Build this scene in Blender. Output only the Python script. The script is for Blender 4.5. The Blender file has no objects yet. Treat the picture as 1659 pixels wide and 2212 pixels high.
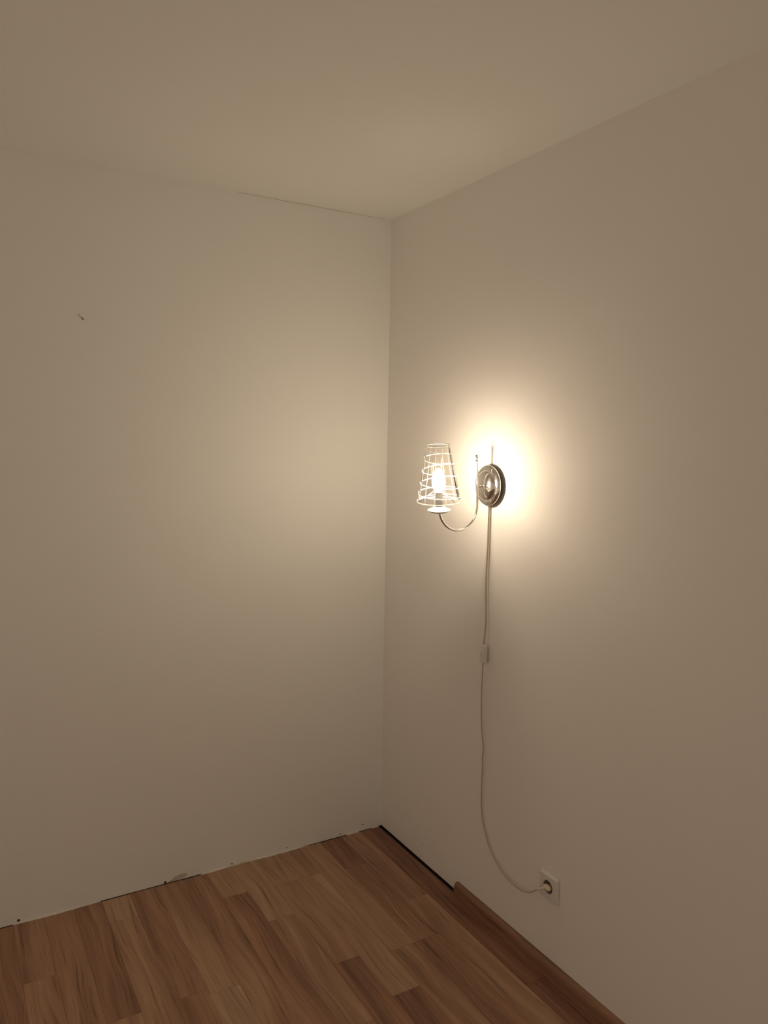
import bpy, bmesh, math, random
from mathutils import Vector, Matrix

random.seed(7)
sc = bpy.context.scene
C = sc.collection
PI = math.pi

# ------------------------------------------------------------------ camera, world, exposure
FPX, YAW, PITCH, ROLL = 1672.04, 0.527202, -0.091826, 0.01772
CAM = Vector((-1.59533, -2.72295, 1.63097))
cd = bpy.data.cameras.new('camera')
cd.sensor_fit = 'HORIZONTAL'
cd.sensor_width = 36.0
cd.lens = FPX / 1659.0 * 36.0
cd.clip_start = 0.02
cam = bpy.data.objects.new('camera', cd)
C.objects.link(cam)
F = Vector((math.sin(YAW) * math.cos(PITCH), math.cos(YAW) * math.cos(PITCH), math.sin(PITCH)))
R0 = Vector((math.cos(YAW), -math.sin(YAW), 0))
U0 = R0.cross(F)
Rv = R0 * math.cos(ROLL) + U0 * math.sin(ROLL)
Uv = -R0 * math.sin(ROLL) + U0 * math.cos(ROLL)
m = Matrix((Rv, Uv, -F)).transposed().to_4x4()
m.translation = CAM
cam.matrix_world = m
sc.camera = cam

world = bpy.data.worlds.new('dim_flat')
sc.world = world
world.use_nodes = True
world.node_tree.nodes['Background'].inputs[0].default_value = (0.366, 0.296, 0.225, 1)

sc.view_settings.view_transform = 'Standard'
sc.view_settings.look = 'None'
sc.view_settings.gamma = 1.0
sc.view_settings.use_curve_mapping = False
sc.view_settings.exposure = 0.0
BULB_STRENGTH = 212.0
BULB_COLOR = (1.0, 0.835, 0.61, 1)
sc.cycles.max_bounces = 8
sc.cycles.diffuse_bounces = 5
sc.cycles.glossy_bounces = 4
sc.cycles.transparent_max_bounces = 16
sc.cycles.use_denoising = True
sc.cycles.use_adaptive_sampling = True
sc.cycles.adaptive_threshold = 0.07
sc.cycles.use_light_tree = False
world.cycles.sampling_method = 'NONE'
sc.cycles.caustics_reflective = False
sc.cycles.caustics_refractive = False
sc.cycles.sample_clamp_indirect = 4.0


# ------------------------------------------------------------------ helpers
def obj(name, bm, mat, parent=None, smooth=False, loc=None):
    """link a bmesh (built in world coordinates) as one mesh object; loc becomes its origin"""
    me = bpy.data.meshes.new(name)
    if loc is not None:
        bmesh.ops.translate(bm, verts=bm.verts, vec=-Vector(loc))
    bmesh.ops.recalc_face_normals(bm, faces=bm.faces)
    if smooth:
        for f in bm.faces:
            f.smooth = True
    bm.to_mesh(me)
    bm.free()
    me.materials.append(mat)
    o = bpy.data.objects.new(name, me)
    C.objects.link(o)
    w = Vector(loc) if loc is not None else Vector((0, 0, 0))
    if parent is not None:
        o.parent = parent
        pw, p = Vector((0, 0, 0)), parent
        while p is not None:
            pw += p.location
            p = p.parent
        o.location = w - pw
    else:
        o.location = w
    return o


def empty(name, loc, label, cat):
    o = bpy.data.objects.new(name, None)
    C.objects.link(o)
    o.location = loc
    o['label'] = label
    o['category'] = cat
    return o


def struct(o, label, cat):
    o['kind'] = 'structure'
    o['label'] = label
    o['category'] = cat
    return o


def box_bm(a, b, bev=0.0, seg=2):
    bm = bmesh.new()
    bmesh.ops.create_cube(bm, size=1)
    a, b = Vector(a), Vector(b)
    for v in bm.verts:
        v.co = Vector(((a.x + b.x) / 2 + v.co.x * abs(b.x - a.x), (a.y + b.y) / 2 + v.co.y * abs(b.y - a.y),
                       (a.z + b.z) / 2 + v.co.z * abs(b.z - a.z)))
    if bev > 0:
        bmesh.ops.bevel(bm, geom=bm.edges[:], offset=bev, segments=seg, affect='EDGES', profile=0.5)
    return bm


def lathe_bm(profile, origin, axis, seg=48, bm=None):
    """profile: (radius, height along axis)"""
    bm = bm or bmesh.new()
    axis = Vector(axis).normalized()
    t = Vector((0, 1, 0)) if abs(axis.y) < 0.9 else Vector((1, 0, 0))
    u = axis.cross(t).normalized()
    w = axis.cross(u)
    rings = []
    for r, h in profile:
        c = Vector(origin) + axis * h
        if r < 1e-6:
            rings.append([bm.verts.new(c)])
        else:
            rings.append([bm.verts.new(c + (u * math.cos(2 * PI * k / seg) + w * math.sin(2 * PI * k / seg)) * r)
                          for k in range(seg)])
    for A, B in zip(rings[:-1], rings[1:]):
        for k in range(seg):
            q = (k + 1) % seg
            if len(A) == 1:
                bm.faces.new((A[0], B[k], B[q]))
            elif len(B) == 1:
                bm.faces.new((A[k], A[q], B[0]))
            else:
                bm.faces.new((A[k], A[q], B[q], B[k]))
    return bm


def smooth_path(pts, sub=6):
    pts = [Vector(p) for p in pts]
    out = []
    n = len(pts)
    for i in range(n - 1):
        p0, p1, p2, p3 = pts[max(i - 1, 0)], pts[i], pts[i + 1], pts[min(i + 2, n - 1)]
        for k in range(sub):
            t = k / sub
            out.append(0.5 * ((2 * p1) + (p2 - p0) * t + (2 * p0 - 5 * p1 + 4 * p2 - p3) * t * t
                              + (3 * p1 - p0 - 3 * p2 + p3) * t ** 3))
    out.append(pts[-1])
    return out


def tube_bm(pts, r, seg=10, bm=None, cap=True):
    bm = bm or bmesh.new()
    pts = [Vector(p) for p in pts]
    n = len(pts)
    tan = [(pts[min(i + 1, n - 1)] - pts[max(i - 1, 0)]).normalized() for i in range(n)]
    ref = Vector((0, 0, 1)) if abs(tan[0].z) < 0.9 else Vector((1, 0, 0))
    u = tan[0].cross(ref).normalized()
    rings = []
    for i in range(n):
        u = (u - tan[i] * u.dot(tan[i])).normalized()
        w = tan[i].cross(u)
        rr = r[i] if isinstance(r, (list, tuple)) else r
        rings.append([bm.verts.new(pts[i] + (u * math.cos(2 * PI * k / seg) + w * math.sin(2 * PI * k / seg)) * rr)
                      for k in range(seg)])
    for A, B in zip(rings[:-1], rings[1:]):
        for k in range(seg):
            q = (k + 1) % seg
            bm.faces.new((A[k], A[q], B[q], B[k]))
    if cap:
        bm.faces.new(rings[0][::-1])
        bm.faces.new(rings[-1])
    return bm


def prism_bm(poly, p0, ex, ey, ez, depth):
    """polygon in the (ex, ey) plane at p0, extruded along ez"""
    bm = bmesh.new()
    p0, ex, ey, ez = Vector(p0), Vector(ex), Vector(ey), Vector(ez)
    A = [bm.verts.new(p0 + ex * x + ey * y) for x, y in poly]
    B = [bm.verts.new(v.co + ez * depth) for v in A]
    n = len(A)
    bm.faces.new(A[::-1])
    bm.faces.new(B)
    for k in range(n):
        bm.faces.new((A[k], A[(k + 1) % n], B[(k + 1) % n], B[k]))
    return bm


# ------------------------------------------------------------------ materials
def new_mat(name):
    mt = bpy.data.materials.new(name)
    mt.use_nodes = True
    nt = mt.node_tree
    return mt, nt, nt.nodes['Principled BSDF'], nt.nodes, nt.links


def simple(name, col, rough=0.5, metal=0.0, noise=0.03, scale=40.0, bump=0.0, spec=0.5):
    mt, nt, bs, N, L = new_mat(name)
    tc = N.new('ShaderNodeNewGeometry')
    nz = N.new('ShaderNodeTexNoise')
    nz.inputs['Scale'].default_value = scale
    nz.inputs['Detail'].default_value = 4
    L.new(tc.outputs['Position'], nz.inputs['Vector'])
    mr = N.new('ShaderNodeMapRange')
    mr.inputs['To Min'].default_value = 1 - noise
    mr.inputs['To Max'].default_value = 1 + noise
    L.new(nz.outputs['Fac'], mr.inputs['Value'])
    vm = N.new('ShaderNodeVectorMath')
    vm.operation = 'SCALE'
    vm.inputs[0].default_value = col
    L.new(mr.outputs['Result'], vm.inputs['Scale'])
    L.new(vm.outputs['Vector'], bs.inputs['Base Color'])
    bs.inputs['Roughness'].default_value = rough
    bs.inputs['Metallic'].default_value = metal
    bs.inputs['Specular IOR Level'].default_value = spec
    if bump > 0:
        bp = N.new('ShaderNodeBump')
        bp.inputs['Strength'].default_value = bump
        bp.inputs['Distance'].default_value = 0.002
        L.new(nz.outputs['Fac'], bp.inputs['Height'])
        L.new(bp.outputs['Normal'], bs.inputs['Normal'])
    return mt


def paint(name, col):
    mt, nt, bs, N, L = new_mat(name)
    g = N.new('ShaderNodeNewGeometry')
    n1 = N.new('ShaderNodeTexNoise')
    n1.inputs['Scale'].default_value = 2.2
    n1.inputs['Detail'].default_value = 1
    L.new(g.outputs['Position'], n1.inputs['Vector'])
    n2 = N.new('ShaderNodeTexNoise')
    n2.inputs['Scale'].default_value = 120
    n2.inputs['Detail'].default_value = 1
    L.new(g.outputs['Position'], n2.inputs['Vector'])
    mr = N.new('ShaderNodeMapRange')
    mr.inputs['To Min'].default_value = 0.985
    mr.inputs['To Max'].default_value = 1.015
    L.new(n1.outputs['Fac'], mr.inputs['Value'])
    vm = N.new('ShaderNodeVectorMath')
    vm.operation = 'SCALE'
    vm.inputs[0].default_value = col
    L.new(mr.outputs['Result'], vm.inputs['Scale'])
    L.new(vm.outputs['Vector'], bs.inputs['Base Color'])
    bs.inputs['Roughness'].default_value = 0.75
    bs.inputs['Specular IOR Level'].default_value = 0.2
    bp = N.new('ShaderNodeBump')
    bp.inputs['Strength'].default_value = 0.10
    bp.inputs['Distance'].default_value = 0.0006
    L.new(n2.outputs['Fac'], bp.inputs['Height'])
    L.new(bp.outputs['Normal'], bs.inputs['Normal'])
    return mt


def wood(name, dark, mid, light, rough=0.42):
    """oak laminate: grain runs along y; the point attribute 'stave' holds tone, seed, redness"""
    mt, nt, bs, N, L = new_mat(name)
    g = N.new('ShaderNodeNewGeometry')
    at = N.new('ShaderNodeAttribute')
    at.attribute_name = 'stave'
    sp = N.new('ShaderNodeSeparateXYZ')
    L.new(at.outputs['Vector'], sp.inputs[0])

    def math_n(op, a, b=None, clamp=False):
        n = N.new('ShaderNodeMath')
        n.operation = op
        n.use_clamp = clamp
        for i, v in enumerate((a, b)):
            if v is None:
                continue
            if isinstance(v, (int, float)):
                n.inputs[i].default_value = v
            else:
                L.new(v, n.inputs[i])
        return n.outputs[0]

    off = N.new('ShaderNodeCombineXYZ')
    L.new(math_n('MULTIPLY', sp.outputs['Y'], 7.3), off.inputs[0])
    L.new(math_n('MULTIPLY', sp.outputs['Y'], 13.7), off.inputs[1])
    L.new(math_n('MULTIPLY', sp.outputs['Y'], 3.1), off.inputs[2])
    add = N.new('ShaderNodeVectorMath')
    add.operation = 'ADD'
    L.new(g.outputs['Position'], add.inputs[0])
    L.new(off.outputs[0], add.inputs[1])

    def stretched(src, sx, sy):
        n = N.new('ShaderNodeVectorMath')
        n.operation = 'MULTIPLY'
        L.new(src, n.inputs[0])
        n.inputs[1].default_value = (sx, sy, sx)
        return n.outputs[0]

    def noise(vec, detail=4, rough_=0.55, dist=0.0):
        n = N.new('ShaderNodeTexNoise')
        n.inputs['Scale'].default_value = 1
        n.inputs['Detail'].default_value = detail
        n.inputs['Roughness'].default_value = rough_
        n.inputs['Distortion'].default_value = dist
        L.new(vec, n.inputs['Vector'])
        return n.outputs['Fac']

    # slow sideways drift of the grain gives the cathedral arches
    drift = noise(stretched(add.outputs[0], 8.0, 2.4), 1)
    dv = N.new('ShaderNodeCombineXYZ')
    L.new(math_n('MULTIPLY', math_n('SUBTRACT', drift, 0.5), 0.07), dv.inputs[0])
    add2 = N.new('ShaderNodeVectorMath')
    add2.operation = 'ADD'
    L.new(add.outputs[0], add2.inputs[0])
    L.new(dv.outputs[0], add2.inputs[1])
    bands = noise(stretched(add2.outputs[0], 22.0, 1.3), 3, 0.6, 0.15)
    streak = noise(stretched(add2.outputs[0], 130.0, 2.6), 4, 0.65, 0.1)
    pores = noise(stretched(add2.outputs[0], 480.0, 11.0), 2, 0.6)
    v = math_n('MULTIPLY', sp.outputs['X'], 0.95)
    v = math_n('ADD', v, math_n('MULTIPLY', math_n('SUBTRACT', bands, 0.5), 1.25))
    v = math_n('ADD', v, math_n('MULTIPLY', math_n('SUBTRACT', streak, 0.5), 0.55))
    v = math_n('ADD', v, math_n('MULTIPLY', math_n('SUBTRACT', pores, 0.5), 0.22))
    # dark growth lines
    ln = N.new('ShaderNodeMapRange')
    ln.inputs['From Min'].default_value = 0.34
    ln.inputs['From Max'].default_value = 0.41
    ln.inputs['To Min'].default_value = 0.68
    ln.inputs['To Max'].default_value = 1.0
    L.new(streak, ln.inputs['Value'])
    cr = N.new('ShaderNodeValToRGB')
    e = cr.color_ramp.elements
    e[0].position, e[0].color = 0.05, (*dark, 1)
    e[1].position, e[1].color = 0.95, (*light, 1)
    q = e.new(0.45)
    q.color = (*mid, 1)
    L.new(v, cr.inputs['Fac'])
    mix = N.new('ShaderNodeMix')
    mix.data_type = 'RGBA'
    mix.blend_type = 'MULTIPLY'
    L.new(sp.outputs['Z'], mix.inputs['Factor'])
    L.new(cr.outputs['Color'], mix.inputs['A'])
    mix.inputs['B'].default_value = (0.98, 0.80, 0.74, 1)
    sc_ = N.new('ShaderNodeVectorMath')
    sc_.operation = 'SCALE'
    L.new(mix.outputs['Result'], sc_.inputs[0])
    L.new(ln.outputs['Result'], sc_.inputs['Scale'])
    L.new(sc_.outputs['Vector'], bs.inputs['Base Color'])
    bs.inputs['Roughness'].default_value = rough
    bs.inputs['Specular IOR Level'].default_value = 0.3
    bp = N.new('ShaderNodeBump')
    bp.inputs['Strength'].default_value = 0.12
    bp.inputs['Distance'].default_value = 0.0004
    L.new(pores, bp.inputs['Height'])
    L.new(bp.outputs['Normal'], bs.inputs['Normal'])
    return mt


M = {}
M['wall'] = paint('wall_paint', (0.872, 0.864, 0.830))
M['wall_b'] = paint('wall_paint_warm_cast', (0.875, 0.84, 0.805))  # light's colour cast put into the paint: left wall greener, right warmer
M['ceiling'] = paint('ceiling_paint', (0.905, 0.905, 0.875))
M['oak'] = wood('oak_laminate', (0.185, 0.102, 0.070), (0.36, 0.222, 0.140), (0.55, 0.375, 0.243))
M['oak_trim'] = wood('oak_trim', (0.18, 0.098, 0.064), (0.29, 0.168, 0.102), (0.44, 0.28, 0.165), 0.45)
M['subfloor_void'] = simple('subfloor_and_void', (0.05, 0.04, 0.03), 0.9)  # subfloor, and the added slot boxes with the void's shade as colour
M['chrome'] = simple('polished_chrome', (0.88, 0.865, 0.84), 0.09, 1.0, 0.01)
M['satin'] = simple('satin_nickel', (0.66, 0.63, 0.58), 0.28, 1.0, 0.02)
M['wire'] = simple('bright_wire', (0.74, 0.72, 0.68), 0.25, 0.55, 0.01)
M['pan'] = simple('satin_drip_pan', (0.80, 0.76, 0.66), 0.4, 0.35, 0.01)
M['sleeve'] = simple('grey_sleeve', (0.42, 0.41, 0.40), 0.5, 0.2, 0.02)
M['cord'] = simple('cream_cord', (0.52, 0.44, 0.33), 0.5, 0.0, 0.03)
M['plastic'] = simple('white_plastic', (0.76, 0.73, 0.70), 0.35, 0.0, 0.01)
M['plug'] = simple('cream_plug', (0.78, 0.70, 0.52), 0.4, 0.0, 0.02)
M['insert'] = simple('shaded_socket_insert', (0.16, 0.12, 0.09), 0.5, 0.0, 0.02)  # shade inside the recess put into the insert's dark brown
M['hole'] = simple('dark_hole', (0.05, 0.035, 0.025), 0.9)
M['chip'] = simple('exposed_plaster', (0.34, 0.29, 0.22), 0.9, 0.0, 0.2, 300)
M['patch'] = simple('damp_patch', (0.56, 0.50, 0.42), 0.9, 0.0, 0.1, 150)
M['plaster'] = simple('crumbling_plaster', (0.70, 0.66, 0.60), 0.9, 0.0, 0.2, 200, 0.3)


def clear_mat(name, amount, tint):
    mt, nt, bs, N, L = new_mat(name)
    N.remove(bs)
    out = N['Material Output']
    tr = N.new('ShaderNodeBsdfTransparent')
    tr.inputs[0].default_value = tint
    gl = N.new('ShaderNodeBsdfGlossy')
    gl.inputs['Roughness'].default_value = 0.05
    lw = N.new('ShaderNodeLayerWeight')
    lw.inputs['Blend'].default_value = amount
    mx = N.new('ShaderNodeMixShader')
    L.new(lw.outputs['Fresnel'], mx.inputs[0])
    L.new(tr.outputs[0], mx.inputs[1])
    L.new(gl.outputs[0], mx.inputs[2])
    L.new(mx.outputs[0], out.inputs['Surface'])
    return mt


M['clear'] = clear_mat('clear_shade', 0.10, (0.97, 0.96, 0.95, 1))


def glow_wire(name, metal, through):
    """pale coating that lets some of the bulb's light through"""
    mt, nt, bs, N, L = new_mat(name)
    bs.inputs['Base Color'].default_value = (0.74, 0.72, 0.68, 1)
    bs.inputs['Metallic'].default_value = metal
    bs.inputs['Roughness'].default_value = 0.25
    tl = N.new('ShaderNodeBsdfTranslucent')
    tl.inputs[0].default_value = (0.85, 0.84, 0.82, 1)
    mx = N.new('ShaderNodeMixShader')
    mx.inputs[0].default_value = through
    L.new(bs.outputs[0], mx.inputs[1])
    L.new(tl.outputs[0], mx.inputs[2])
    L.new(mx.outputs[0], N['Material Output'].inputs['Surface'])
    return mt


M['wire'] = glow_wire('pale_wire', 0.4, 0.2)
M['band'] = glow_wire('white_band', 0.0, 0.16)


def rib_mat():
    mt, nt, bs, N, L = new_mat('streak_rib')
    N.remove(bs)
    out = N['Material Output']
    tr = N.new('ShaderNodeBsdfTransparent')
    df = N.new('ShaderNodeBsdfTranslucent')
    df.inputs[0].default_value = (0.85, 0.83, 0.8, 1)
    gl = N.new('ShaderNodeBsdfGlossy')
    gl.inputs['Roughness'].default_value = 0.15
    m1 = N.new('ShaderNodeMixShader')
    m1.inputs[0].default_value = 0.35
    L.new(df.outputs[0], m1.inputs[1])
    L.new(gl.outputs[0], m1.inputs[2])
    m2 = N.new('ShaderNodeMixShader')
    m2.inputs[0].default_value = 0.05
    L.new(tr.outputs[0], m2.inputs[1])
    L.new(m1.outputs[0], m2.inputs[2])
    L.new(m2.outputs[0], out.inputs['Surface'])
    return mt


M['rib'] = rib_mat()


def bulb_mat():
    mt, nt, bs, N, L = new_mat('lit_bulb')
    N.remove(bs)
    em = N.new('ShaderNodeEmission')
    em.inputs[0].default_value = BULB_COLOR
    em.inputs[1].default_value = BULB_STRENGTH
    L.new(em.outputs[0], N['Material Output'].inputs['Surface'])
    return mt


M['bulb'] = bulb_mat()

# ------------------------------------------------------------------ room shell
H = 2.5
XR, YR = -3.2, -4.2          # where the corner ends and the rest of the flat begins, behind and beside the camera
T = 0.1
# both wall panels stop a few millimetres above the floor; an added dark box behind each slot blocks light, the void's shade in its colour
wall_left = struct(obj('wall_left', box_bm((XR - T, 0, 0.0012), (T, T, H)), M['wall'], loc=(XR / 2, T / 2, 0)),
                   'bare off-white painted wall on the left, without skirting, nail holes low down', 'wall')
wall_right = struct(obj('wall_right', box_bm((0, YR - T, 0.0075), (T, 0, H)), M['wall_b'], loc=(T / 2, YR / 2, 0)),
                    'off-white painted wall on the right carrying the lamp and the socket', 'wall')
obj('slot_light_block', box_bm((XR - T, 0.014, -0.06), (T, T, 0.0012)), M['subfloor_void'], wall_left, loc=(XR / 2, T / 2, 0))
obj('slot_light_block', box_bm((0.022, YR - T, -0.06), (T, 0.014, 0.0075)), M['subfloor_void'], wall_right, loc=(T / 2, YR / 2, 0))
struct(obj('ceiling', box_bm((XR - T, YR - T, H), (T, T, H + 0.1)), M['ceiling'], loc=(XR / 2, YR / 2, H)),
       'plain white painted ceiling above the corner', 'ceiling')

floor = struct(obj('floor', box_bm((XR, YR, -0.06), (0.022, 0.014, -0.0095)), M['subfloor_void'], loc=(XR / 2, YR / 2, -0.06)),
               'brown oak laminate floor of two-strip planks', 'floor')

# laminate staves: strips 94 mm wide that run along the right wall
SW = 0.0942
edges = [-0.0075] + [-(0.096 + SW * k) for k in range(40)]
joints = {0: [-1.05], 1: [-0.51, -1.22], 2: [-0.226, -0.718, -1.2], 3: [-0.72, -1.3], 4: [-0.205, -0.897, -1.4],
          5: [-0.202, -0.69, -1.15], 6: [-0.39, -0.95], 7: [-0.188, -0.98], 8: [-0.86],
          9: [-0.632, -1.1], 10: [-0.608, -1.2], 11: [-0.145, -0.72], 12: [-0.607, -1.1], 13: [-0.95],
          14: [-0.325, -0.9], 15: [-0.55, -1.05], 16: [-0.2, -0.75]}
tones = {0: [(.22, .8), (.3, .6)], 1: [(.48, .35), (.66, .25), (.5, .4)], 2: [(.28, .7), (.42, .5), (.45, .6), (.5, .5)],
         3: [(.62, .2), (.5, .35), (.5, .4)], 4: [(.62, .15), (.66, .2), (.3, .7), (.5, .4)],
         5: [(.62, .1), (.46, .35), (.33, .7), (.5, .4)], 6: [(.64, .15), (.52, .3), (.5, .4)],
         7: [(.66, .1), (.34, .65), (.5, .4)], 8: [(.46, .5), (.6, .3)], 9: [(.55, .3), (.72, .1), (.4, .5)],
         10: [(.42, .5), (.4, .7), (.5, .4)], 11: [(.72, .1), (.62, .35), (.5, .5)], 12: [(.36, .6), (.5, .5), (.4, .5)],
         13: [(.47, .5), (.5, .5)], 14: [(.5, .5), (.45, .6), (.5, .5)], 15: [(.45, .7), (.5, .5), (.4, .5)]}
rng = random.Random(3)


def stave_bm(x0, x1, y0, y1, bm=None):
    """one stave with a small chamfer round the top (20 faces or fewer)"""
    bm = bm or bmesh.new()
    ch, gap, zt, zb = 0.0006, 0.0001, 0.0, -0.008
    x0, x1, y0, y1 = x0 + gap, x1 - gap, y0 + gap, y1 - gap
    rings = []
    for d, z in ((0, zb), (0, zt - ch), (ch, zt)):
        rings.append([bm.verts.new(p) for p in ((x0 + d, y0 + d, z), (x1 - d, y0 + d, z), (x1 - d, y1 - d, z), (x0 + d, y1 - d, z))])
    for A, B in zip(rings[:-1], rings[1:]):
        for k in range(4):
            bm.faces.new((A[k], A[(k + 1) % 4], B[(k + 1) % 4], B[k]))
    bm.faces.new(rings[0][::-1])
    bm.faces.new(rings[-1])
    return bm


def set_stave(me, values):
    a = me.attributes.new('stave', 'FLOAT_VECTOR', 'POINT')
    a.data.foreach_set('vector', [c for v in values for c in v])


rest = bmesh.new()
rest_vals = []
for i in range(len(edges) - 1):
    x1, x0 = edges[i], edges[i + 1]
    if x1 < XR:
        break
    x0 = max(x0, XR)
    start = -0.0010 - rng.random() * 0.0022
    js = list(joints.get(i, []))
    y = js[-1] if js else start
    while True:
        y -= rng.uniform(0.38, 0.62)
        if y < YR + 0.2:
            break
        js.append(y)
    ys = [start] + js + [YR]
    for k in range(len(ys) - 1):
        ya, yb = ys[k], ys[k + 1]
        tl = tones.get(i, [])
        tone, red = tl[k] if k < len(tl) else (rng.uniform(0.3, 0.7), rng.uniform(0.1, 0.7))
        seed = rng.uniform(0, 40)
        if x0 > -2.3 and ya > -1.75:
            o = obj('plank', stave_bm(x0, x1, yb, ya), M['oak'], floor, loc=((x0 + x1) / 2, (ya + yb) / 2, -0.004))
            set_stave(o.data, [(tone, seed, red)] * len(o.data.vertices))
        else:
            n0 = len(rest.verts)
            stave_bm(x0, x1, yb, ya, rest)
            rest_vals += [(tone, seed, red)] * (len(rest.verts) - n0)
rest.verts.ensure_lookup_table()
o = obj('planks_beyond', rest, M['oak'], floor, loc=(XR / 2, YR / 2, -0.004))
set_stave(o.data, rest_vals)
o['kind'] = 'stuff'

# baseboard along the right wall, starting 0.56 m out of the corner
prof = [(-0.0005, 0.0003), (-0.0200, 0.0003), (-0.0203, 0.027), (-0.0190, 0.036), (-0.0160, 0.0425), (-0.0115, 0.0465),
        (-0.0070, 0.048), (-0.0005, 0.048)]
bm = bmesh.new()
ringsb = []
for y, sx, sz in ((-0.5605, 0.72, 0.93), (-0.563, 0.95, 0.985), (-0.568, 1, 1), (-1.0, 1, 1), (-2.0, 1, 1), (YR + 0.001, 1, 1)):
    ringsb.append([bm.verts.new((x * sx, y, z * sz)) for x, z in prof])
for A, B in zip(ringsb[:-1], ringsb[1:]):
    for k in range(len(prof)):
        q = (k + 1) % len(prof)
        bm.faces.new((A[k], A[q], B[q], B[k]))
bm.faces.new(ringsb[0])
bm.faces.new(ringsb[-1][::-1])
bb = struct(obj('baseboard_right', bm, M['oak_trim'], loc=(-0.01, -1.9, 0)),
            'brown oak baseboard with rounded top along the right wall, cut short of the corner', 'baseboard')
set_stave(bb.data, [(0.46, 5.2, 0.35)] * len(bb.data.vertices))


# marks on the walls: holes, chips, crumbling plaster at the foot of the left wall
def blob(cx, cz, rx, rz, n, jit, seed_):
    r = random.Random(seed_)
    return [(cx + rx * math.cos(2 * PI * k / n) * r.uniform(1 - jit, 1 + jit),
             cz + rz * math.sin(2 * PI * k / n) * r.uniform(1 - jit, 1 + jit)) for k in range(n)]


for s, (x, z, r) in enumerate(((-1.3975, 0.011, 0.0042), (-0.9095, 0.0055, 0.0045), (-0.6559, 0.0085, 0.0026),
                               (-0.4287, 0.0142, 0.0022), (-0.1918, 0.0106, 0.0022), (-0.0877, 0.0272, 0.0022))):
    obj('nail_hole', prism_bm(blob(x, z, r, r * 1.2, 9, 0.25, s), (0, 0.002, 0), (1, 0, 0), (0, 0, 1), (0, -1, 0), 0.0026),
        M['hole'], wall_left, loc=(x, 0, z))
for s, (y, z, r) in enumerate(((-0.3262, 0.0754, 0.002), (-0.3087, 0.016, 0.0022))):
    obj('nail_hole', prism_bm(blob(y, z, r, r * 1.2, 8, 0.25, s + 20), (0.002, 0, 0), (0, 1, 0), (0, 0, 1), (-1, 0, 0), 0.0026),
        M['chip'], wall_right, loc=(0, y, z))
# chipped spot high on the left wall with a faint scratch
obj('chip', prism_bm([(-1.1675, 2.0150), (-1.1640, 2.0075), (-1.1595, 2.0058), (-1.1545, 2.0082), (-1.1570, 2.0102),
                      (-1.1610, 2.0135), (-1.1640, 2.0165)], (0, 0.002, 0), (1, 0, 0), (0, 0, 1), (0, -1, 0), 0.0026),
    M['chip'], wall_left, loc=(-1.161, 0, 2.011))
obj('scratch', prism_bm([(-1.1775, 2.0225), (-1.1700, 2.0145), (-1.1655, 2.0155), (-1.1690, 2.0200), (-1.1740, 2.0245)],
                        (0, 0.002, 0), (1, 0, 0), (0, 0, 1), (0, -1, 0), 0.0023),
    M['patch'], wall_left, loc=(-1.172, 0, 2.019))
obj('bare_patch', prism_bm([(-0.905, 0.002), (-0.885, 0.010), (-0.872, 0.0185), (-0.855, 0.0222), (-0.838, 0.0212), (-0.826, 0.0150),
                            (-0.833, 0.0085), (-0.850, 0.0045), (-0.880, 0.0015)],
                           (0, 0.002, 0), (1, 0, 0), (0, 0, 1), (0, -1, 0), 0.0023),
    M['patch'], wall_left, loc=(-0.86, 0, 0.01))
# ragged bead of filler between the left wall and the planks
bm = bmesh.new()
r = random.Random(11)
prev = None
n = 150
for k in range(n + 1):
    x = -0.012 - (1.75 - 0.012) * k / n
    amp = 1.0 if x > -0.75 else 0.5
    if math.sin(x * 9.0 + 0.6) + 0.5 * math.sin(x * 31.0) < (-0.35 if x > -0.75 else 0.25):
        prev = None
        continue
    h = max(0.0006, (0.0035 + 0.0030 * math.sin(x * 19 + 1) + r.uniform(-0.0015, 0.0018)) * amp)
    d = max(0.0012, 0.0045 + 0.002 * math.sin(x * 23) + r.uniform(-0.0012, 0.0012))
    ring = [bm.verts.new(p) for p in ((x, 0.001, -0.007), (x, -d, -0.007), (x, -d, 0.0002 + h * 0.25), (x, -0.0008, h), (x, 0.001, h))]
    if prev:
        for a in range(5):
            b = (a + 1) % 5
            bm.faces.new((prev[a], prev[b], ring[b], ring[a]))
    prev = ring
obj('filler_bead', bm, M['plaster'], wall_left, loc=(-0.85, 0, 0))
# hairline crack under the ceiling near the corner
bm = bmesh.new()
prev = None
for k in range(31):
    x = -0.63 + 0.60 * k / 30
    t = 0.0013 * (math.sin(PI * min(1, k / 30 + 0.12)) * 0.6 + 0.4) * r.uniform(0.7, 1.2)
    ring = [bm.verts.new(p) for p in ((x, 0.001, H - 0.0002), (x, -0.0006, H - 0.0002), (x, -0.0006, H - 0.0002 - t), (x, 0.001, H - 0.0002 - t))]
    if prev:
        for a in range(4):
            b = (a + 1) % 4
            bm.faces.new((prev[a], prev[b], ring[b], ring[a]))
    prev = ring
obj('crack', bm, M['patch'], wall_left, loc=(-0.33, 0, H))

# ------------------------------------------------------------------ wall lamp
LY, LZ = -0.690, 1.490
lamp = empty('wall_lamp', (0, LY, LZ - 0.07),
             'lit chrome wall lamp with clear cone shade wound with a white spiral and hanging cord', 'lamp')
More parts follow.
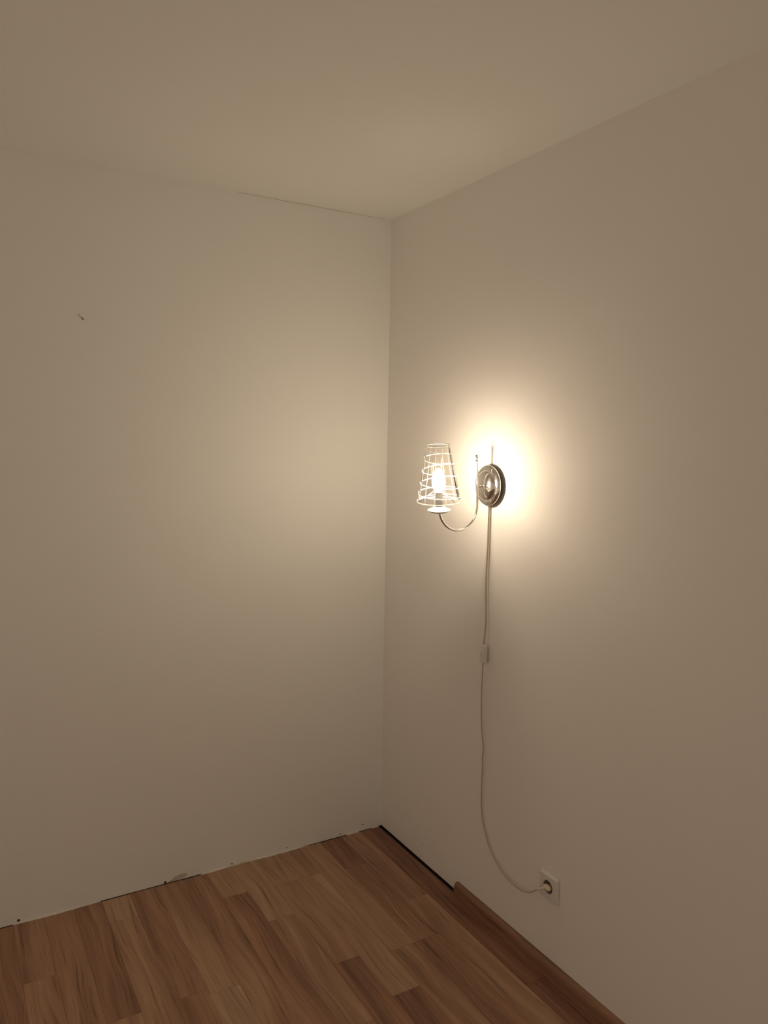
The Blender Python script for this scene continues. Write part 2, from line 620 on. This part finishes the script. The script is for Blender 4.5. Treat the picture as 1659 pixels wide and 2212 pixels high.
# wall plate: stepped chrome rose on a recessed back
dome = [(0.0505 * math.cos(t), 0.0245 + 0.0205 * math.sin(t)) for t in [PI / 2 * k / 12 for k in range(13)]]
dome[-1] = (0.0, dome[-1][1])
bm = lathe_bm([(0.0, 0.0005), (0.054, 0.0005), (0.054, 0.014), (0.0660, 0.0150), (0.0672, 0.0162), (0.0672, 0.0190), (0.0664, 0.0202),
               (0.0620, 0.0232), (0.0560, 0.0262), (0.0528, 0.0268), (0.0512, 0.0255)] + dome, (0, LY, LZ), (-1, 0, 0), 72)
plate = obj('wall_plate', bm, M['chrome'], lamp, True, (0, LY, LZ))
obj('screw', lathe_bm([(0.0, 0.0), (0.0022, 0.0), (0.0022, 0.003), (0.0012, 0.0042), (0, 0.0044)], (-0.0240, LY - 0.060, LZ - 0.006), (-1, 0, 0), 12),
    M['chrome'], plate, True, (-0.0240, LY - 0.060, LZ - 0.006))
# knob between the rose and the arm
obj('knob', lathe_bm([(0.0, 0.040), (0.0055, 0.040), (0.0062, 0.043), (0.0062, 0.050), (0.0050, 0.0535), (0.0, 0.0535)],
                     (0, LY, LZ), (-1, 0, 0), 24), M['satin'], lamp, True, (-0.046, LY, LZ))
# arm: straight rod with a finial ball, sweeping in a U to the drip pan
pts = [(-0.0655, LY, 1.578), (-0.0630, LY, 1.540), (-0.0600, LY, 1.500), (-0.0582, LY, 1.460), (-0.0576, LY, 1.428)]
cx, rx_, zc, rz_ = -0.1330, 0.0752, 1.4210, 0.0745
for k in range(1, 24):
    a = PI * k / 24
    pts.append((cx + rx_ * math.cos(a), LY, zc - rz_ * math.sin(a)))
pts += [(-0.2084, LY, 1.412)]
arm = obj('arm', tube_bm(smooth_path(pts, 3), 0.0042, 14), M['chrome'], lamp, True, (-0.133, LY, 1.40))
obj('finial', lathe_bm([(0, -0.0095), (0.0040, -0.0090), (0.0046, -0.0070), (0.0032, -0.0055), (0.0032, -0.0040), (0.0052, -0.0025),
                        (0.0060, 0.0010), (0.0052, 0.0045), (0.0030, 0.0066), (0, 0.0072)], (-0.0660, LY, 1.5835), (-0.06, 0, 1), 20),
    M['chrome'], arm, True, (-0.066, LY, 1.5835))
BX = -0.2085
AX = Vector((-0.100, -0.080, 1)).normalized()     # the fitting sags a little, out from the wall and towards the room
AU = (Vector((1, 0, 0)) - AX * AX.x).normalized()
AW = AX.cross(AU)
base = Vector((BX, LY, 1.4035))
obj('drip_pan', lathe_bm([(0.0, 0.0), (0.012, 0.0005), (0.024, 0.0035), (0.0345, 0.0085), (0.0378, 0.0112), (0.0372, 0.0122), (0.030, 0.0150),
                          (0.020, 0.0205), (0.0125, 0.0235), (0.0, 0.0240)], base, AX, 48), M['pan'], lamp, True, base)
sl = base + AX * 0.022
obj('candle_sleeve', lathe_bm([(0.0, 0.0), (0.0116, 0.0), (0.0118, 0.002), (0.0118, 0.046), (0.0110, 0.048), (0.0, 0.048)], sl, AX, 28),
    M['sleeve'], lamp, True, sl)
bb0 = base + AX * 0.070
bulb = obj('bulb', lathe_bm([(0.0, 0.0), (0.0095, 0.0005), (0.0150, 0.008), (0.0200, 0.020), (0.0215, 0.030), (0.0205, 0.041), (0.0165, 0.055),
                             (0.0105, 0.066), (0.0045, 0.0735), (0.0, 0.0765)], bb0, AX, 24), M['bulb'], lamp, True, bb0)

# shade: clear cone, wire wound round it, held by three spokes from a clip on the bulb neck
ZB, ZT = 1.4430, 1.6190
RB, RT = 0.0700, 0.0370


def axis_at(z):
    return base + AX * ((z - base.z) / AX.z)


def rad_at(z):
    return RB + (RT - RB) * (z - ZB) / (ZT - ZB)


def ring_pt(th, z, dr=0.0, rad=None):
    rr = (rad_at(z) if rad is None else rad) + dr
    return axis_at(z) + (AU * math.cos(th) + AW * math.sin(th)) * rr


shade0 = axis_at(ZB)
bm = bmesh.new()
NS, NZ = 72, 8
grid = []
for j in range(NZ + 1):
    z = ZB + (ZT - ZB) * j / NZ
    grid.append([bm.verts.new(ring_pt(2 * PI * k / NS, z, -0.0018 + 0.0006 * math.cos(2 * PI * k / NS * 12))) for k in range(NS)])
for A, B in zip(grid[:-1], grid[1:]):
    for k in range(NS):
        q = (k + 1) % NS
        bm.faces.new((A[k], A[q], B[q], B[k]))
shade = obj('shade', bm, M['clear'], lamp, True, shade0)
shade['label'] = 'clear cone shade'
LEFT = math.radians(145.7)
turn_z = [1.6175, 1.6090, 1.5790, 1.5410, 1.5020, 1.4700, 1.4440, 1.4430]
pts = []
rw = random.Random(5)
NT = 40
for t in range(len(turn_z) - 1):
    for k in range(NT):
        f = k / NT
        z = turn_z[t] + (turn_z[t + 1] - turn_z[t]) * f
        z += 0.0018 * math.sin(f * 2 * PI * 1 + t * 1.9) * (1 if 0 < t < 6 else 0)
        pts.append(ring_pt(LEFT + 2 * PI * f, z, 0.0004))
bm = bmesh.new()
prev = None
for i, p in enumerate(pts):                       # a narrow flat band laid round the cone, wider towards the foot
    hw = 0.0008 + 0.0008 * i / len(pts)
    ring = [bm.verts.new(p - AX * hw), bm.verts.new(p + AX * hw)]
    if prev:
        bm.faces.new((prev[0], ring[0], ring[1], prev[1]))
    prev = ring
obj('spiral_band', bm, M['band'], shade, True, shade0)
ring_top = [ring_pt(2 * PI * k / 48, ZT + 0.0012) for k in range(49)]
obj('top_ring', tube_bm(ring_top, 0.0015, 8, cap=False), M['wire'], shade, True, axis_at(ZT))
for k in range(12):  # pale ribs added to catch bulb light as the glass's reflection streaks
    th = 2 * PI * (k + 0.5) / 12
    w = 0.0011
    bm = bmesh.new()
    va = []
    for z in (ZB + 0.002, ZT - 0.002):
        p = ring_pt(th, z, -0.0022)
        tang = AW * math.cos(th) - AU * math.sin(th)
        nrm = AU * math.cos(th) + AW * math.sin(th)
        va.append([bm.verts.new(p + tang * a + nrm * b) for a, b in ((-w, -0.0005), (w, -0.0005), (w, 0.0005), (-w, 0.0005))])
    for q in range(4):
        bm.faces.new((va[0][q], va[0][(q + 1) % 4], va[1][(q + 1) % 4], va[1][q]))
    bm.faces.new(va[0][::-1])
    bm.faces.new(va[1])
    obj('rib', bm, M['rib'], shade, False, ring_pt(th, (ZB + ZT) / 2, -0.0022))
clipz = 1.4770
cring = [ring_pt(2 * PI * k / 28, clipz, 0, 0.0135) for k in range(29)]
obj('clip', tube_bm(cring, 0.0013, 7, cap=False), M['wire'], shade, True, axis_at(clipz))
for deg in (165, 285, 45):
    th = math.radians(deg)
    a = ring_pt(th, clipz, 0, 0.0135)
    b = ring_pt(th, 1.4445, -0.001)
    obj('spoke', tube_bm([a, a.lerp(b, 0.5) + Vector((0, 0, 0.001)), b], 0.0012, 7), M['wire'], shade, True, a.lerp(b, 0.5))

# cord, inline switch and plug
cord_top = [(-0.006, -0.6890, 1.4360), (-0.008, -0.6889, 1.4264), (-0.009, -0.689, 1.3493), (-0.009, -0.6891, 1.295), (-0.01, -0.6871, 1.2091),
            (-0.012, -0.6907, 1.116), (-0.014, -0.6975, 1.0393), (-0.015, -0.6950, 0.9912), (-0.015, -0.6906, 0.955)]
cord_low = [(-0.015, -0.6900, 0.893), (-0.013, -0.6847, 0.8125), (-0.012, -0.6831, 0.7636), (-0.01, -0.6844, 0.6827), (-0.009, -0.6905, 0.6358),
            (-0.008, -0.6964, 0.5922), (-0.008, -0.6930, 0.5631), (-0.008, -0.6946, 0.5229), (-0.007, -0.6913, 0.4557), (-0.007, -0.6944, 0.391),
            (-0.007, -0.7047, 0.3377), (-0.007, -0.7247, 0.2974), (-0.008, -0.7454, 0.2663), (-0.009, -0.773, 0.2425), (-0.011, -0.8135, 0.2213),
            (-0.014, -0.8608, 0.2098), (-0.018, -0.9051, 0.2107), (-0.022, -0.9389, 0.2174), (-0.0255, -0.9750, 0.2345),
            (-0.0250, -1.0070, 0.2608)]
obj('cord', tube_bm(smooth_path(cord_top, 6), 0.0027, 8), M['cord'], lamp, True, (-0.01, -0.69, 1.2))
obj('cord', tube_bm(smooth_path(cord_low, 6), 0.0021, 8), M['cord'], lamp, True, (-0.01, -0.69, 0.6))
SWC = Vector((-0.0150, -0.6920, 0.9240))
sw = obj('inline_switch', box_bm(SWC + Vector((0.0085, 0.0115, 0.0305)), SWC - Vector((0.0085, 0.0115, 0.0305)), 0.0035, 3), M['plastic'], lamp, True, SWC)
sw['label'] = 'white inline switch on the cord'
obj('rocker', box_bm(SWC + Vector((-0.0080, 0.0060, 0.0085)), SWC + Vector((-0.0118, -0.0060, -0.0015)), 0.0014, 2), M['plastic'], sw, True,
    SWC + Vector((-0.0098, 0, 0.0035)))
obj('end_cap', box_bm(SWC + Vector((-0.0090, 0.0100, -0.0215)), SWC + Vector((0.0070, -0.0118, -0.0285)), 0.0010, 1), M['plastic'], sw, True,
    SWC + Vector((0, 0, -0.025)))
PC = Vector((-0.0110, -1.0370, 0.2790))
oval = [(0.0142 * math.copysign(abs(math.cos(t)) ** 0.7, math.cos(t)), 0.0076 * math.copysign(abs(math.sin(t)) ** 0.7, math.sin(t)))
        for t in [2 * PI * k / 28 for k in range(28)]]
bm = bmesh.new()
rings = []
for d, sc_ in ((-0.0022, 1.0), (-0.0150, 1.0), (-0.0180, 0.94), (-0.0200, 0.78), (-0.0208, 0.5)):
    rings.append([bm.verts.new((d, PC.y + x * sc_, PC.z + z * sc_)) for x, z in oval])
for A, B in zip(rings[:-1], rings[1:]):
    for k in range(28):
        bm.faces.new((A[k], A[(k + 1) % 28], B[(k + 1) % 28], B[k]))
bm.faces.new(rings[0])
bm.faces.new(rings[-1])
plug = obj('plug', bm, M['plug'], lamp, True, PC)
plug['label'] = 'flat cream plug in the socket'
obj('strain_relief', tube_bm(smooth_path([(-0.0250, -1.0060, 0.2600), (-0.0235, -1.0160, 0.2680), (-0.0190, -1.0280, 0.2755), (-0.0140, -1.0330, 0.2780)], 4), [0.0028 + 0.0014 * k / 12 for k in range(13)], 10),
    M['plug'], plug, True, (-0.022, -1.015, 0.267))

# ------------------------------------------------------------------ wall socket
SC = Vector((0, -1.0365, 0.2795))
sock = empty('wall_socket', SC, 'square white wall socket low on the right wall with a plug in it', 'socket')
HS, TH, RH = 0.0405, 0.0110, 0.0205
bm = bmesh.new()
NSK = 64


def sq_pt(k, h, rc):
    """rounded square outline sampled by angle"""
    a = 2 * PI * k / NSK
    c, s = math.cos(a), math.sin(a)
    inner = h - rc
    # superellipse-like: ray against rounded box
    t = h / max(abs(c), abs(s))
    x, y = c * t, s * t
    if abs(x) > inner and abs(y) > inner:
        lo, hi = 0.0, t
        for _ in range(30):
            mid_ = (lo + hi) / 2
            px, py = abs(c) * mid_ - inner, abs(s) * mid_ - inner
            d = math.hypot(max(px, 0), max(py, 0))
            if d > rc:
                hi = mid_
            else:
                lo = mid_
        x, y = c * lo, s * lo
    return x, y


rings = []
for h, rc, d in ((HS - 0.003, 0.004, 0.0), (HS - 0.003, 0.004, 0.0014), (HS, 0.004, 0.0014), (HS, 0.004, 0.004), (HS - 0.0008, 0.004, 0.0055), (HS - 0.0040, 0.005, 0.0098), (HS - 0.0058, 0.006, TH)):
    rings.append([bm.verts.new((SC.x - d, SC.y + sq_pt(k, h, rc)[0], SC.z + sq_pt(k, h, rc)[1])) for k in range(NSK)])
for rr, d in ((RH + 0.001, TH), (RH, TH - 0.0008), (RH, 0.0012)):
    rings.append([bm.verts.new((SC.x - d, SC.y + rr * math.cos(2 * PI * k / NSK), SC.z + rr * math.sin(2 * PI * k / NSK))) for k in range(NSK)])
for A, B in zip(rings[:-1], rings[1:]):
    for k in range(NSK):
        q = (k + 1) % NSK
        bm.faces.new((A[k], A[q], B[q], B[k]))
obj('cover_plate', bm, M['plastic'], sock, False, SC)
obj('insert', lathe_bm([(0, 0.0004), (0.0200, 0.0004), (0.0200, 0.0060), (0.0190, 0.0018), (0.0, 0.0018)], SC, (-1, 0, 0), 40), M['insert'], sock, True, SC)
